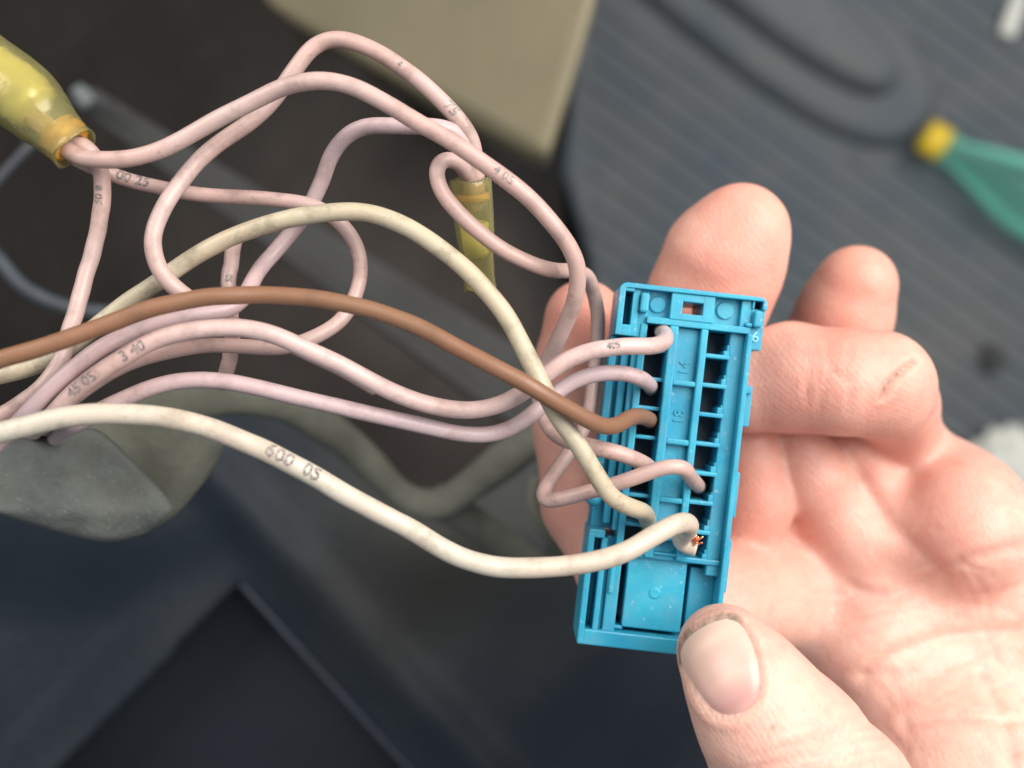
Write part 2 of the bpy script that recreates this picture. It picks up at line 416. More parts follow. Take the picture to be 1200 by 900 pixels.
# ------------------------------------------------------------------ beige trim panel
bm = bmesh.new(); PZ = -240
poly = [(215, -45), (705, -60), (698, 0), (678, 70), (641, 187), (628, 182), (560, 146), (430, 74)]
tilt = lambda x: PZ - .28 * (640 - x) * (.45 if x > 640 else 1)
top = [bm.verts.new(P(x, y, tilt(x))) for x, y in poly]; low = [bm.verts.new(P(x, y, tilt(x)) + Vector((0, 0, -.025))) for x, y in poly]
bm.faces.new(top); bm.faces.new(low[::-1])
for i in range(len(poly)): bm.faces.new((top[i], low[i], low[(i + 1) % len(poly)], top[(i + 1) % len(poly)]))
o = bevel(frombm('trim_panel', bm, M_beige, None, False), .006, 4)
tag(o, 'smooth beige plastic trim panel corner behind the top wire arch', 'trim panel')

# ------------------------------------------------------------------ seat rail and hoses
rail = empty('seat_rail', P(300, 260, -150)); tag(rail, 'dull grey steel strip slanting down behind the wires', 'seat rail')
def bar(name, a, b, wa, wb, z, th, m, parent):
    A, B = Vector(a), Vector(b); q = (B - A).normalized(); q = Vector((-q.y, q.x))
    poly = [A + q * wa, B + q * wb, B - q * wb, A - q * wa]
    bm = bmesh.new(); add_prism(bm, [P(p.x, p.y, z).xy for p in poly][::-1], (z - th) * MM, z * MM)
    return bevel(frombm(name, bm, m, parent, False), .0012, 2)
bar('web', (98, 112), (640, 478), 15, 44, -185, 5, M_rail, rail)
bar('flange', (100, 128), (620, 508), 3.5, 6, -178, 12, M_rail, rail)
bar('end_block', (86, 100), (104, 122), 9, 11, -172, 10, mat_simple('pale_metal', (.12, .135, .14), .5, .3), rail)
c = catmull([P(-60, 265, -120), P(-5, 300, -118), P(22, 332, -118), P(55, 352, -120), P(95, 363, -124), P(150, 368, -130)], .002)
tag(link('hose', tube_mesh('hose', c, .0016), mat_simple('slate_hose', (.045, .055, .07), .6)), 'thin slate grey hose curving behind the left wires', 'hose')
c = catmull([P(-60, 280, -120), P(0, 208, -120), P(34, 172, -120), P(80, 120, -124)], .002)
tag(link('cable', tube_mesh('cable', c, .0011), mat_simple('slate_cable', (.045, .05, .06), .6)), 'thin dark cable running up behind the big yellow sleeve', 'cable')

# ------------------------------------------------------------------ gaiter, dark cover and bin (lower left)
gait = empty('gear_gaiter', P(380, 560, -80)); tag(gait, 'worn olive grey vinyl gaiter with a thick rolled rim behind the lower wires', 'gaiter')
rim = [(60, 505, -24), (150, 492, -24), (235, 470, -34), (320, 472, -50), (390, 505, -66), (440, 550, -76), (482, 588, -78), (515, 592, -78), (552, 568, -77), (590, 540, -75), (640, 505, -72), (700, 470, -72)]
c = smooth_line(catmull([P(*p) for p in rim], .0015), 4)
n = len(c); rr = np.interp(np.linspace(0, 1, n), [0, .35, .6, 1], [.0028, .0030, .0036, .0036]) * (1 + .12 * np.sin(np.linspace(0, 17, n)) + .06 * np.sin(np.linspace(0, 47, n)))
link('rim', tube_mesh('rim', c, rr, 18, .75), M_boot, gait)
c2 = smooth_line(catmull([P(505, 585, -80), P(560, 615, -83), P(600, 645, -85), P(634, 664, -88)], .0015), 2)
link('seam', tube_mesh('seam', c2, np.linspace(.0034, .0026, len(c2)), 16, .6), M_boot, gait)
c3 = smooth_line(catmull([P(628, 560, -70), P(622, 585, -69), P(636, 620, -70), P(655, 650, -74)], .001), 2)
tag(link('ribbon', tube_mesh('ribbon', c3, .0011, 10), M_boot, gait))
# folded flap (the lobe)
def flap_z(px, py):
    return -9 + .035 * ((py - 560) * .8 - (px - 100) * .35) * .6 + .7 * wob(px, py, 1.7) - 3.0 * max(0, (py - 600) / 30.0)
def fold_z(px, py):
    return -17 + .03 * (px - 190) + .5 * wob(px, py, 2.1) - 3.0 * max(0, (px + py - 770) / 40.0)
lob = [(-60, 522), (60, 510), (113, 498), (150, 533), (188, 572), (206, 597), (172, 626), (130, 637), (80, 628), (0, 602), (-60, 590)]
fold = [(70, 500), (110, 482), (190, 476), (250, 500), (266, 522), (240, 566), (205, 606), (168, 626), (100, 580)]
def inside(x, y, poly):
    r = False; j = len(poly) - 1
    for i in range(len(poly)):
        if (poly[i][1] > y) != (poly[j][1] > y) and x < (poly[j][0] - poly[i][0]) * (y - poly[i][1]) / (poly[j][1] - poly[i][1]) + poly[i][0]: r = not r
        j = i
    return r
def filled(name, outline, zf, mat, parent, thick, rings=9, sub=5):
    """a padded sheet: outline in photo pixels filled by shrinking rings, edges rolled down"""
    pts = []
    n = len(outline)
    for i in range(n):
        a, b = outline[i], outline[(i + 1) % n]
        for k in range(sub): pts.append((a[0] + (b[0] - a[0]) * k / sub, a[1] + (b[1] - a[1]) * k / sub))
    for _ in range(3):
        pts = [((pts[i - 1][0] + 2 * pts[i][0] + pts[(i + 1) % len(pts)][0]) / 4, (pts[i - 1][1] + 2 * pts[i][1] + pts[(i + 1) % len(pts)][1]) / 4) for i in range(len(pts))]
    cx = sum(p[0] for p in pts) / len(pts); cy = sum(p[1] for p in pts) / len(pts)
    V = []; F = []; m = len(pts)
    V += [P(x, y, zf(x, y) - thick) for x, y in pts]
    for r in range(rings):
        f = 1 - (r / rings) ** 1.4
        edge = thick * max(0, 1 - r / 2.0) ** 2 * .5
        V += [P(cx + (x - cx) * f, cy + (y - cy) * f, zf(cx + (x - cx) * f, cy + (y - cy) * f) - edge) for x, y in pts]
    V.append(P(cx, cy, zf(cx, cy))); last = len(V) - 1
    for r in range(rings):
        for k in range(m):
            F.append((r * m + k, (r + 1) * m + k, (r + 1) * m + (k + 1) % m, r * m + (k + 1) % m))
    for k in range(m): F.append((rings * m + k, last, rings * m + (k + 1) % m))
    o = link(name, mesh(name, V, F), mat, parent)
    bm = bmesh.new(); bm.from_mesh(o.data); bmesh.ops.recalc_face_normals(bm, faces=bm.faces); bm.to_mesh(o.data); bm.free()
    return o
filled('flap', lob, flap_z, M_flap, gait, 2.5)
filled('fold', fold, fold_z, M_boot, gait, 2.5)

tri = [(280, 682), (520, 945), (20, 945)]
def cover_z(px, py):
    z = -135 + .9 * wob(px, py, .8)
    t = (px - 280) * .74 - (py - 682) * .68         # distance (px) right of the bin's right edge
    z += 5.0 * math.exp(-((t - 62) / 30) ** 2)       # soft padded fold along the bin
    t2 = -(px - 280) * .74 - (py - 682) * .68
    q = min(1, max(0, t2 / 85)); z -= (10.0 * q * q * (3 - 2 * q) if px < 280 else 0) * (lambda h: h * h * (3 - 2 * h))(min(1, max(0, (py - 600) / 140)))
    z += 9 * math.exp(-(((px - 560) / 140) ** 2 + ((py - 640) / 70) ** 2))
    if px > 700: z -= (px - 700) * .12
    return z
rx_, ry_ = [p[0] for p in rim], [p[1] for p in rim]
def below_rim(x, y): return y > np.interp(x, rx_, ry_) + (0 if x > 60 else 60)
cov = sheet('vinyl_cover', M_cover, -120, 900, 460, 1010, 170, 92, cover_z, lambda x, y: below_rim(x, y) and not inside(x, y, tri))
tag(cov, 'dark soft vinyl cover below the thick white wire, framing a navy bin', 'cover')
bin_ = empty('storage_bin', P(280, 840, -130)); tag(bin_, 'dark navy plastic pocket with a thin edge highlight, lower left corner', 'storage bin')
bm = bmesh.new(); add_prism(bm, [P(x, y, -155).xy for x, y in ((278, 640), (580, 980), (-40, 980))][::-1], -.165, -.155)
frombm('bottom', bm, M_navy, bin_, False)
def lip(name, a, b, r, m):
    c = catmull([P(a[0], a[1], -133.5), P((a[0] + b[0]) / 2, (a[1] + b[1]) / 2, -133), P(b[0], b[1], -133.5)], .002)
    return link(name, tube_mesh(name, c, r, 12), m, bin_)
lip('edge', (282, 684), (522, 948), .0006, M_lip)

# ------------------------------------------------------------------ bottle
bt = empty('bottle', P(1093, 163, MZ + 30)); tag(bt, 'clear green plastic bottle with a yellow cap lying on the floor mat', 'bottle')
BZ = MZ + 30; BS = .78
a = P(1082, 157, BZ); b = P(1282, 275, BZ); ax = (b - a); ax.z = 0; ax.normalize()
bm = bmesh.new()
outer = [(.026, .0125), (.034, .0125), (.040, .0140), (.055, .0185), (.075, .0245), (.095, .0305), (.112, .0335), (.16, .034), (.25, .034), (.262, .030)]
outer = [(d_ * BS, r * BS) for d_, r in outer]
inner = [(d_, r - .0009) for d_, r in outer[::-1]]
inner[0] = (.258 * BS, .027 * BS)
lathe(bm, outer + [(.263 * BS, .001)] + [(.259 * BS, .001)] + inner, a, ax, 40, closed=True)
frombm('body', bm, M_pet, bt)
bm = bmesh.new(); lathe(bm, [(d_ * BS, r * BS) for d_, r in ((.0225, .0125), (.0230, .0165), (.0255, .0165), (.026, .0128))], a, ax, 32, closed=True)
frombm('neck_ring', bm, M_pet, bt)
bm = bmesh.new(); ax_ = ax; u = ax.orthogonal().normalized(); v = ax.cross(u); rings = []
for d_, r in ((0, .0105), (.0008, .0136), (.003, .0147), (.016, .0149), (.021, .0150)):
    d_, r = d_ * BS, r * BS
    rings.append([bm.verts.new(a + ax * d_ + (u * math.cos(2 * math.pi * k / 96) + v * math.sin(2 * math.pi * k / 96)) * (r + (.0004 if k % 4 < 2 and d_ > .002 else 0))) for k in range(96)])
for A, B in zip(rings, rings[1:]):
    for k in range(96): bm.faces.new((A[k], A[(k + 1) % 96], B[(k + 1) % 96], B[k]))
bm.faces.new(rings[0][::-1]); bm.faces.new(rings[-1])
frombm('cap', bm, M_cap, bt)

# small litter on the mat
bm = bmesh.new()
A, B = Vector((1180, 42)), Vector((1197, -8)); q = (B - A).normalized(); q = Vector((-q.y, q.x)) * 9
add_prism(bm, [P(p.x, p.y, MZ + 12).xy for p in (A + q, B + q, B - q, A - q)][::-1], (MZ + 4.6) * MM, (MZ + 14) * MM)
tag(bevel(frombm('plastic_strip', bm, M_paper, None, False), .002, 2), 'small bright white strip lying on the mat in the far top corner', 'strip')
bm = bmesh.new(); bmesh.ops.create_icosphere(bm, subdivisions=4, radius=1)
for v_ in bm.verts:
    p = v_.co.copy(); k = 1 + .22 * math.sin(7 * p.x + 3 * p.y) * math.sin(6 * p.z + 4 * p.x) + .12 * abs(math.sin(13 * p.y + 9 * p.z)) + .10 * math.sin(21 * p.x - 15 * p.z)
    v_.co = Vector((p.x * .027, p.y * .025, p.z * .015)) * k
o = frombm('tissue', bm, M_paper, None, True); o.location = P(1190, 545, MZ + 18)
tag(o, 'crumpled white tissue on the mat beyond the palm', 'tissue')
bm = bmesh.new(); bmesh.ops.create_icosphere(bm, subdivisions=3, radius=1)
for v_ in bm.verts:
    p = v_.co.copy(); v_.co = Vector((p.x * .008, p.y * .010, p.z * .003)) * (1 + .25 * math.sin(9 * p.x + 5 * p.y) * math.sin(7 * p.z))
o = frombm('mud_clod', bm, M_mud, None, True); o.location = P(1164, 420, MZ + 9)
tag(o, 'small dark clod of dirt on the mat right of the fingers', 'clod')

# ------------------------------------------------------------------ the plug
plug = empty('plug_connector', P(727, 330, 0)); PA = math.radians(6.4); plug.rotation_euler = (0, 0, -PA)
tag(plug, 'bright blue multi-way plastic plug connector with two rows of square cells, held in the hand', 'connector')
U = PX * MM; _j = [0]
def bx(bm, u0, u1, v0, v1, z0, z1):
    _j[0] += 1; e = (_j[0] % 9) * .0035
    add_box(bm, u0 * U, u1 * U, -v1 * U, -v0 * U, (z0 - e) * MM, (z1 + e) * MM)
def cyl(bm, u, v, r, z0, z1, seg=24):
    add_prism(bm, [((u + r * math.cos(2 * math.pi * k / seg)) * U, (-v + r * math.sin(2 * math.pi * k / seg)) * U) for k in range(seg)], z0 * MM, z1 * MM)
def part(name, fn, mat=None, bw=.00016, label=None):
    bm = bmesh.new(); fn(bm); o = frombm(name, bm, mat or M_plug, plug, False, local=True); bevel(o, bw, 2, 40)
    if label: o['label'] = label
    return o
ZB = -13.0
def head(bm):
    arc = lambda cu, cv, r, a0: [((cu + r * math.cos(math.radians(a0 + 15 * k))) * U, -(cv + r * math.sin(math.radians(a0 + 15 * k))) * U) for k in range(7)]
    ring = [(0, -62 * U)] + arc(9, 9, 9, 180) + arc(165, 9, 9, 270) + [(174 * U, -15 * U), (169 * U, -15 * U), (169 * U, -5 * U)] + [(7.5 * U, -6 * U), (7.5 * U, -62 * U)]
    add_prism(bm, ring[::-1], -9 * MM, .33 * MM)     # rounded rim
    bx(bm, 7, 18, 5, 10, -9, .1); bx(bm, 7, 18, 49, 62, -9, .05)
    bx(bm, 7, 18, 11, 50, -9, -4.5)                  # slot floor
    bx(bm, 17, 25, 5, 62, -9, -.3)                   # ridge
    bx(bm, 24.5, 37, 5, 62, -9, -.9)
    bx(bm, 36.5, 66, 5, 37, -9, -1.5)                # left recess floor
    bx(bm, 62, 76, 5.5, 37, -9, .0); bx(bm, 100, 113, 5.5, 37, -9, .02)
    bx(bm, 75, 101, 5.6, 15, -9, .03); bx(bm, 75, 101, 29, 37, -9, .04)
    bx(bm, 112.5, 146, 5, 36.5, -9, -1.5)            # right recess floor
    bx(bm, 145.5, 158, 5, 37, -9, -.5)
    bx(bm, 157.5, 174, 14, 62, -9, -.6)
    bx(bm, 157.5, 159.8, 4, 14.5, -9, -.02); bx(bm, 159, 170, 4.4, 14.6, -9, -4)
    bx(bm, 36, 158, 36.5, 44.5, -9, -.1)             # cross bar
part('head_plate', head, bw=.0002)
part('dimple', lambda bm: cyl(bm, 48, 21, 10, -2, -1.15)); part('dimple', lambda bm: cyl(bm, 128, 19, 10.5, -2, -1.15))
part('latch_post', lambda bm: bx(bm, 26, 36, 10, 33, -2, .55), bw=.0003)
part('latch_clip', lambda bm: (bx(bm, 160, 170, 16, 36, -1.5, .5), bx(bm, 151, 160, 31, 36.5, -1.5, .2)), bw=.00035)
def shell(bm):
    bx(bm, 154.5, 161, 44, 408, ZB, .45)             # right wall
    bx(bm, 137, 155, 44, 318, ZB, -1.2)              # right rail
    bx(bm, 30, 38.5, 44.6, 318, ZB, -.6)             # left rail
    bx(bm, -1, 31, 62, 293, -9, -3.6)                # left ledge
    bx(bm, -2, 7, 63, 250, -9, -2.6); bx(bm, 12.5, 22, 64, 286, -9, -2.3); bx(bm, 23.5, 31, 64, 292, -9, -1.3)
    bx(bm, 37, 156, 313, 320, ZB, -.7)
part('shell', shell, bw=.0002)
def rail_c(bm):
    bx(bm, 64, 74.5, 44.4, 318, ZB, .02); bx(bm, 101, 109.5, 44.4, 318, ZB, 0)
    bx(bm, 74, 101.5, 44.5, 314, ZB, -1.25)
    for a, b in ((107, 113.5), (176, 183), (245, 251.5), (290, 296), (310, 314)): bx(bm, 74, 101.5, a, b, -4, -.12)
part('centre_rail', rail_c, bw=.0002)
part('cell_floor', lambda bm: bx(bm, 31, 154, 45, 314, ZB - .6, -5.2), M_cell_floor)  # dark plate closing the bottoms of the cells
for k in range(8):
    v0 = 74.5 + 34.6 * k
    if v0 < 312: part('divider', lambda bm: bx(bm, 108.5, 138, v0 - 2.6, v0 + 2.6, ZB, -.35))
    if v0 < 312: part('divider', lambda bm: bx(bm, 38, 64.5, v0 - 2.4, v0 + 2.4, ZB, -1.2))
    part('cell_step', lambda bm: (bx(bm, 131 + k % 2, 137.5, v0 - 8 - k % 3, v0 - 2, ZB, -.8), bx(bm, 135, 137.4, v0 - 15 + k % 3, v0 - 7, ZB, -1.1)), bw=.0001)
part('locking_tab', lambda bm: (bx(bm, 160, 172, 104, 153, -9, -1.8), bx(bm, 161.5, 170, 106, 114, -3, -1.1)))
part('locking_tab', lambda bm: bx(bm, 160, 169, 208, 262, -9, -2.2))
part('locking_tab', lambda bm: (bx(bm, 159, 168, 288, 352, -9, -2.0), bx(bm, 160, 166, 302, 312, -3, -1.1)))
def foot(bm):
    bx(bm, -3.5, 4, 296, 428, -9, -.3); bx(bm, -3, 16, 292, 302, -9, -.45); bx(bm, 3, 14, 301, 419, -9, -4.5); bx(bm, 13, 20, 301, 420, -9, -.9)
    bx(bm, 19.5, 26, 330, 420, -9, -2.2); bx(bm, 19.6, 40, 300, 330, -9, -2.4)
    bx(bm, 25, 40, 329, 412, -9, -1.4); bx(bm, 27, 33, 325, 366, -4, -.7)
    bx(bm, -2, 161, 410, 428.5, -9, -.5)
    bx(bm, 40, 158, 404, 411, -9, -4.2)
    bx(bm, 48, 118, 319, 405, -9, -1.7)
    bx(bm, 106, 141, 319.6, 328, -9, -4.6)
    bx(bm, 124, 155, 327, 405, -9, -3.0); bx(bm, 139, 156, 319.7, 333, -9, -1.1)
    bx(bm, 38, 50, 404, 409, -9, -1.9)
part('foot_plate', foot, bw=.0002)
part('dimple', lambda bm: cyl(bm, 83, 361, 7, -2, -1.55))
def knob(bm):
    bmesh.ops.create_uvsphere(bm, u_segments=20, v_segments=12, radius=9.5 * U, matrix=Matrix.Translation((-1 * U, -258 * U, -.0026)))
    bx(bm, -2, 8, 266, 294, -7, -4.4)
part('round_stud', knob)

def text_mesh(body, size, bold=0.0):
    cu = bpy.data.curves.new('lettering', 'FONT'); cu.body = body; cu.size = size; cu.align_x = 'CENTER'; cu.align_y = 'CENTER'; cu.resolution_u = 3; cu.offset = bold
    o = bpy.data.objects.new('lettering', cu); COL.objects.link(o)
    dg = bpy.context.evaluated_depsgraph_get(); me = bpy.data.meshes.new_from_object(o.evaluated_get(dg))
    bpy.data.objects.remove(o); bpy.data.curves.remove(cu)
    return me
def emboss(body, u, v, size, rot, z, mat):
    me = text_mesh(body, size); bm = bmesh.new(); bm.from_mesh(me); bpy.data.meshes.remove(me)
    r = bmesh.ops.extrude_face_region(bm, geom=bm.faces[:])
    bmesh.ops.translate(bm, verts=[g for g in r['geom'] if isinstance(g, bmesh.types.BMVert)], vec=(0, 0, .00018))
    bmesh.ops.transform(bm, verts=bm.verts, matrix=Matrix.Translation((u * U, -v * U, z * MM)) @ Matrix.Rotation(rot, 4, 'Z'))
    return frombm('embossed_number', bm, mat, plug, False, local=True)
emboss('14', 88, 92, .0019, math.radians(90), -1.26, M_plug)
emboss('18', 88, 150, .0019, math.radians(90), -1.26, M_plug)
emboss('22', 88, 205, .0017, math.radians(90), -1.26, M_plug)
emboss('6', 165.5, 47, .0019, 0, -.6, mat_simple('pale_blue_relief', (.25, .62, .78), .4))

# ------------------------------------------------------------------ wires
def wire(name, pts, r, mat, label, prints=(), group='wires of the loose harness', it=3, tip=1.0):
    c = smooth_line(catmull([P(*p) for p in pts], .0004), it * 3)
    s = np.linspace(0, 1, len(c)); ph = rng.rand() * 6
    rad = r * MM * (1 + .008 * np.sin(s * 60 + ph) + .007 * np.sin(s * 131 + 2 * ph))
    jit = np.stack([np.sin(s * 47 + ph + q) + .6 * np.sin(s * 97 + 2 * q + ph) for q in (0, 2, 4)], 1) * .000035 * np.sin(np.pi * s)[:, None]
    c = c + jit
    rad = rad * (1 + (tip - 1) * np.clip((s - .955) / .03, 0, 1))
    o = link(name, tube_mesh(name, c, rad, 18), mat)
    tag(o, label, 'wire', group)
    t, n, b = frames(c)
    px = np.array([600 + p[0] / (PX * MM * (FD - p[2] / MM) / FD) for p in c]); py = np.array([450 - p[1] / (PX * MM * (FD - p[2] / MM) / FD) for p in c])
    L = np.r_[0, np.cumsum(np.linalg.norm(np.diff(c, axis=0), axis=1))]
    for body, at, size, roll, flip in prints:
        i = int(np.argmin((px - at[0]) ** 2 + (py - at[1]) ** 2)); L0 = L[i]
        me = text_mesh(body, size, size * .025); bm = bmesh.new(); bm.from_mesh(me); bpy.data.meshes.remove(me)
        bmesh.ops.triangulate(bm, faces=bm.faces[:])
        for _ in range(2):
            bmesh.ops.subdivide_edges(bm, edges=[e for e in bm.edges if e.calc_length() > .00012], cuts=1)
            bmesh.ops.triangulate(bm, faces=bm.faces[:])
        toc = np.array([0, 0, FD * MM]) - c[i]; toc /= np.linalg.norm(toc)
        base = math.atan2(toc @ b[i], toc @ n[i]) + roll
        for v in bm.verts:
            sx, sy = v.co.x * flip + random.gauss(0, .00005), v.co.y * flip + random.gauss(0, .00005)
            l = L0 + sx
            q = np.array([np.interp(l, L, c[:, k]) for k in range(3)]); tn = np.array([np.interp(l, L, n[:, k]) for k in range(3)]); tb = np.array([np.interp(l, L, b[:, k]) for k in range(3)])
            a = base - sy / (r * MM)
            # up the page must turn with the frame: choose the handedness so letters read from the camera side
            v.co = Vector(q + (r * MM * 1.022 + .00002) * (math.cos(a) * tn + math.sin(a) * tb))
        for f in list(bm.faces):
            if random.random() < .40: bm.faces.remove(f)
        frombm('printed_marking', bm, M_print, o, True)
    return o
G = None
R0 = 1.0
wire('wire', [(-6, 92, 6), (60, 160, 6), (76, 173, 6), (92, 184, 7), (112, 187, 8), (150, 186, 9), (187, 176, 9), (225, 157, 9), (262, 136, 9.5), (300, 117, 10), (337, 100, 11), (375, 94.5, 12), (412, 101, 12), (450, 120, 12), (487, 142, 12), (525, 163, 12), (562, 188, 12), (600, 216, 12), (625, 237, 11), (650, 265, 10), (668, 290, 9), (677, 312, 8), (677, 332, 7), (674, 350, 6), (666, 372, 4), (655, 395, 2), (645, 416, 0), (636, 442, -1.5), (632, 470, -2), (638, 490, -1), (652, 510, 1), (695, 524, 4), (725, 531, 4), (750, 541, 2.5), (762, 549, -1), (766, 553, -8)],
     R0, M_pink, 'long pink wire from the big yellow sleeve arching down onto the fingertip beside the plug', [('4 05', (590, 205), .0014, -.3, 1)])
wire('wire', [(561, 240, 1.6), (559, 212, 2.6), (557, 190, 3.2), (554, 168, 4), (543, 147, 5), (525, 126, 5), (500, 102, 5), (475, 82, 5), (450, 65, 5), (425, 53, 5), (400, 46, 4.5), (380, 48, 4), (362, 59, 4), (346, 80, 4), (325, 112, 3.5), (295, 142, 4), (262, 163, 4.5), (225, 197, 5.5), (207, 220, 6.5), (190, 245, 8), (180, 273, 9), (181, 300, 9), (192, 325, 9), (212, 343, 8), (245, 364, 5.5), (285, 386, 4), (325, 397, 4), (362, 414, 3), (400, 432, 1), (440, 455, -2)],
     R0, M_pink, 'highest pink wire, a tall arch from the small yellow sleeve to a left-hand hook', [('75', (530, 130), .0019, .3, -1), ('4', (470, 78), .0010, .2, -1)])
wire('wire', [(-10, 96, 3), (50, 158, 3), (92, 188, 3), (130, 204, 2), (150, 211, 1.5), (175, 217, 1), (220, 226, 1), (255, 230, 1.2), (295, 232, 2), (325, 234, 2.6), (360, 239, 3), (382, 248, 3), (402, 264, 2.5), (417, 286, 1.5), (423, 312, 1.2), (419, 340, 1.8), (402, 372, 3), (370, 394, 5), (332, 407, 6), (287, 406, 6), (250, 405, 6), (225, 407, 6), (196, 412, 6), (165, 420, 6), (135, 433, 6), (105, 452, 6), (80, 472, 6), (66, 486, 4), (56, 498, -4), (52, 507, -16), (50, 512, -32), (50, 514, -56)],
     R0 * .90, M_pink, 'pink wire with a dark scuff by the big yellow sleeve, hooking under the brown wire', [('00 25', (155, 211), .0018, -.35, 1)])
wire('wire', [(4, 96, 4.5), (60, 150, 5), (100, 172, 5.2), (112, 184, 5), (119, 204, 4.5), (120, 225, 4), (117, 260, 3.5), (107, 300, 3), (96, 340, 3.5), (84, 380, 5), (75, 413, 7), (54, 450, 8), (15, 479, 8), (-40, 512, 8)],
     R0, M_pink, 'short pink wire hanging straight down from the big yellow sleeve', [('8 05', (116, 230), .0013, .55, 1)])
wire('wire', [(553, 240, .6), (553, 212, 1.4), (553, 194, 2.4), (549, 174, 4), (536, 157, 5), (515, 149, 6), (480, 148, 5), (455, 147, 4.5), (430, 148, 4), (405, 160, 3), (388, 182, 1.5), (377, 212, 0), (362, 245, -1), (342, 272, -1), (312, 306, 0), (296, 330, 3), (283, 352, 6), (262, 364, 7.5), (225, 370, 9), (187, 380, 10), (150, 392, 11), (120, 407, 12), (95, 425, 12), (57, 457, 12), (37, 479, 11.5), (5, 512, 10), (-30, 545, 9)],
     R0 * .98, M_pinkl, 'lilac pink wire bending down through the loops, above the printed pink wire')
wire('wire', [(277, 277, -4), (275, 282, -2.5), (273, 290, -1.5), (271, 310, -.5), (267, 332, .3), (270, 365, 1), (272, 395, .8), (269, 422, 0), (264, 440, -1.5), (260, 449, -4)],
     R0 * .95, M_pink, 'short upright pink wire behind the brown wire, half hidden by the others', [('05', (268, 329), .0011, 0, 1)])
wire('wire', [(-60, 450, 4), (0, 440, 4), (37, 430, 4), (65, 418, 4), (100, 393, 4), (140, 361, 4), (175, 337, 5), (212, 311, 5), (250, 288, 5), (290, 271, 6), (325, 259, 6.5), (362, 252, 7), (400, 248, 7.5), (437, 251, 8), (475, 265, 9), (512, 288, 9.5), (542, 312, 10), (568, 339, 10.5), (590, 366, 11), (607, 395, 11.5), (624, 428, 12), (640, 462, 12), (656, 492, 11), (680, 525, 10), (700, 558, 9), (718, 584, 8), (740, 595, 6.5), (754, 600, 4), (759, 609, 0), (758, 617, -8)],
     1.07, M_cream, 'grubby cream wire arching across the middle and dropping to the lowest left cell')
wire('wire', [(-80, 452, 19), (0, 421, 18), (37, 411, 17.5), (75, 398, 17), (125, 380, 16), (175, 362, 15.5), (225, 351, 15), (250, 347, 15), (312, 346, 14), (362, 349, 14), (412, 357, 14), (462, 372, 14), (500, 388, 14.5), (545, 412, 15), (590, 436, 15.5), (625, 455, 15.5), (655, 473, 14), (687, 491, 12), (708, 500, 10), (722, 499, 8.5), (738, 489, 6), (752, 488, 3), (761, 492, -1), (765, 496, -8)],
     0.98, M_brown, 'brown wire, the only one of its colour, sweeping across to the plug')
wire('wire', [(36, 514, -56), (36, 512, -34), (38, 508, -16), (44, 502, 0), (52, 494, 9), (64, 484, 12.5), (82, 465, 13), (112, 440, 13.5), (150, 415, 14), (180, 399, 14), (212, 389, 14), (250, 384, 13.5), (287, 385, 13), (325, 394, 12.5), (362, 411, 12), (400, 428, 11.5), (425, 441, 11), (462, 460, 10.5), (500, 474, 10), (545, 481, 9), (580, 476, 9), (608, 463, 8.5), (635, 442, 8), (660, 424, 8), (690, 412, 8), (712, 408, 8), (737, 405.5, 7.5), (762, 406, 6.5), (775, 403, 5), (780, 396, 2), (776, 388, -2), (774, 386, -8)],
     1.02, M_rose, 'pink wire with printed digits, ending in the top left cell of the plug', [('45 05', (100, 450), .0017, -.15, 1), ('3 40', (158, 411), .0017, -.1, 1), ('405', (716, 407), .0010, -.2, 1)])
wire('wire', [(60, 528, -56), (60, 526, -34), (62, 518, -16), (68, 511, -3), (78, 503, 6), (92, 497, 10), (120, 479, 10), (150, 465, 10), (178, 454, 10), (212, 446, 10), (250, 446, 10), (300, 454, 9.5), (350, 466, 9), (400, 477, 8.5), (450, 489, 8), (500, 500, 7), (545, 509, 6.5), (580, 508, 6), (607, 497, 6), (632, 478, 5.5), (655, 458, 5), (676, 445, 5), (700, 438, 5), (727, 437, 4.8), (748, 442, 3.5), (760, 450, 0), (764, 458, -8)],
     0.96, M_pinkl, 'lowest plain pink wire running just above the thick white wire into the plug')
wire('wire', [(557, 246, 1.8), (551, 214, 3.2), (545, 200, 5), (537, 191, 6.4), (527, 186.5, 7.2), (517, 188, 7.6), (511, 201, 8), (517, 223, 8), (535, 247, 8), (560, 271, 7.5), (590, 293, 7), (625, 310, 6), (650, 317, 4), (672, 318, 1), (688, 324, -3), (697, 347, -6), (701, 372, -7), (700, 400, -7), (696, 435, -6), (693, 465, -5), (684, 502, -4), (662, 536, -3), (645, 561, -1), (637, 576, 0), (638, 586, 1), (652, 586, 2), (687, 577, 3.5), (725, 566, 5), (762, 553, 6), (785, 547, 6.5), (800, 548, 6), (808, 558, 3), (816, 567, -1), (822, 573, -8)],
     R0 * .93, M_pink, 'pink wire looping out of the small yellow sleeve, folded sharply beside the left fingertip', it=2)
w12 = wire('wire', [(-80, 535, 18), (0, 507, 18), (37, 498, 18), (75, 489, 18), (125, 485, 17.5), (175, 487, 17), (225, 496, 17), (262, 508, 16.5), (295, 521, 16), (325, 535, 16), (362, 555, 15.5), (400, 577, 15), (437, 597, 15), (475, 617, 14.5), (510, 638, 14), (540, 653, 14), (575, 663, 14), (612, 666, 13.5), (650, 664, 13), (700, 657, 12.5), (737, 645, 12), (764, 629, 11), (787, 616, 10), (802, 612, 8.4), (808, 617, 5.6), (801, 627, 3.2), (797, 634, 2.0), (803, 639, 1.6), (816, 643, 1.7)],
     1.16, M_white, 'thickest wire, off-white with printed digits, lowest in front, its end broken to bare copper', [('600  05', (345, 545), .0021, -.25, 1)], it=1, tip=.86)
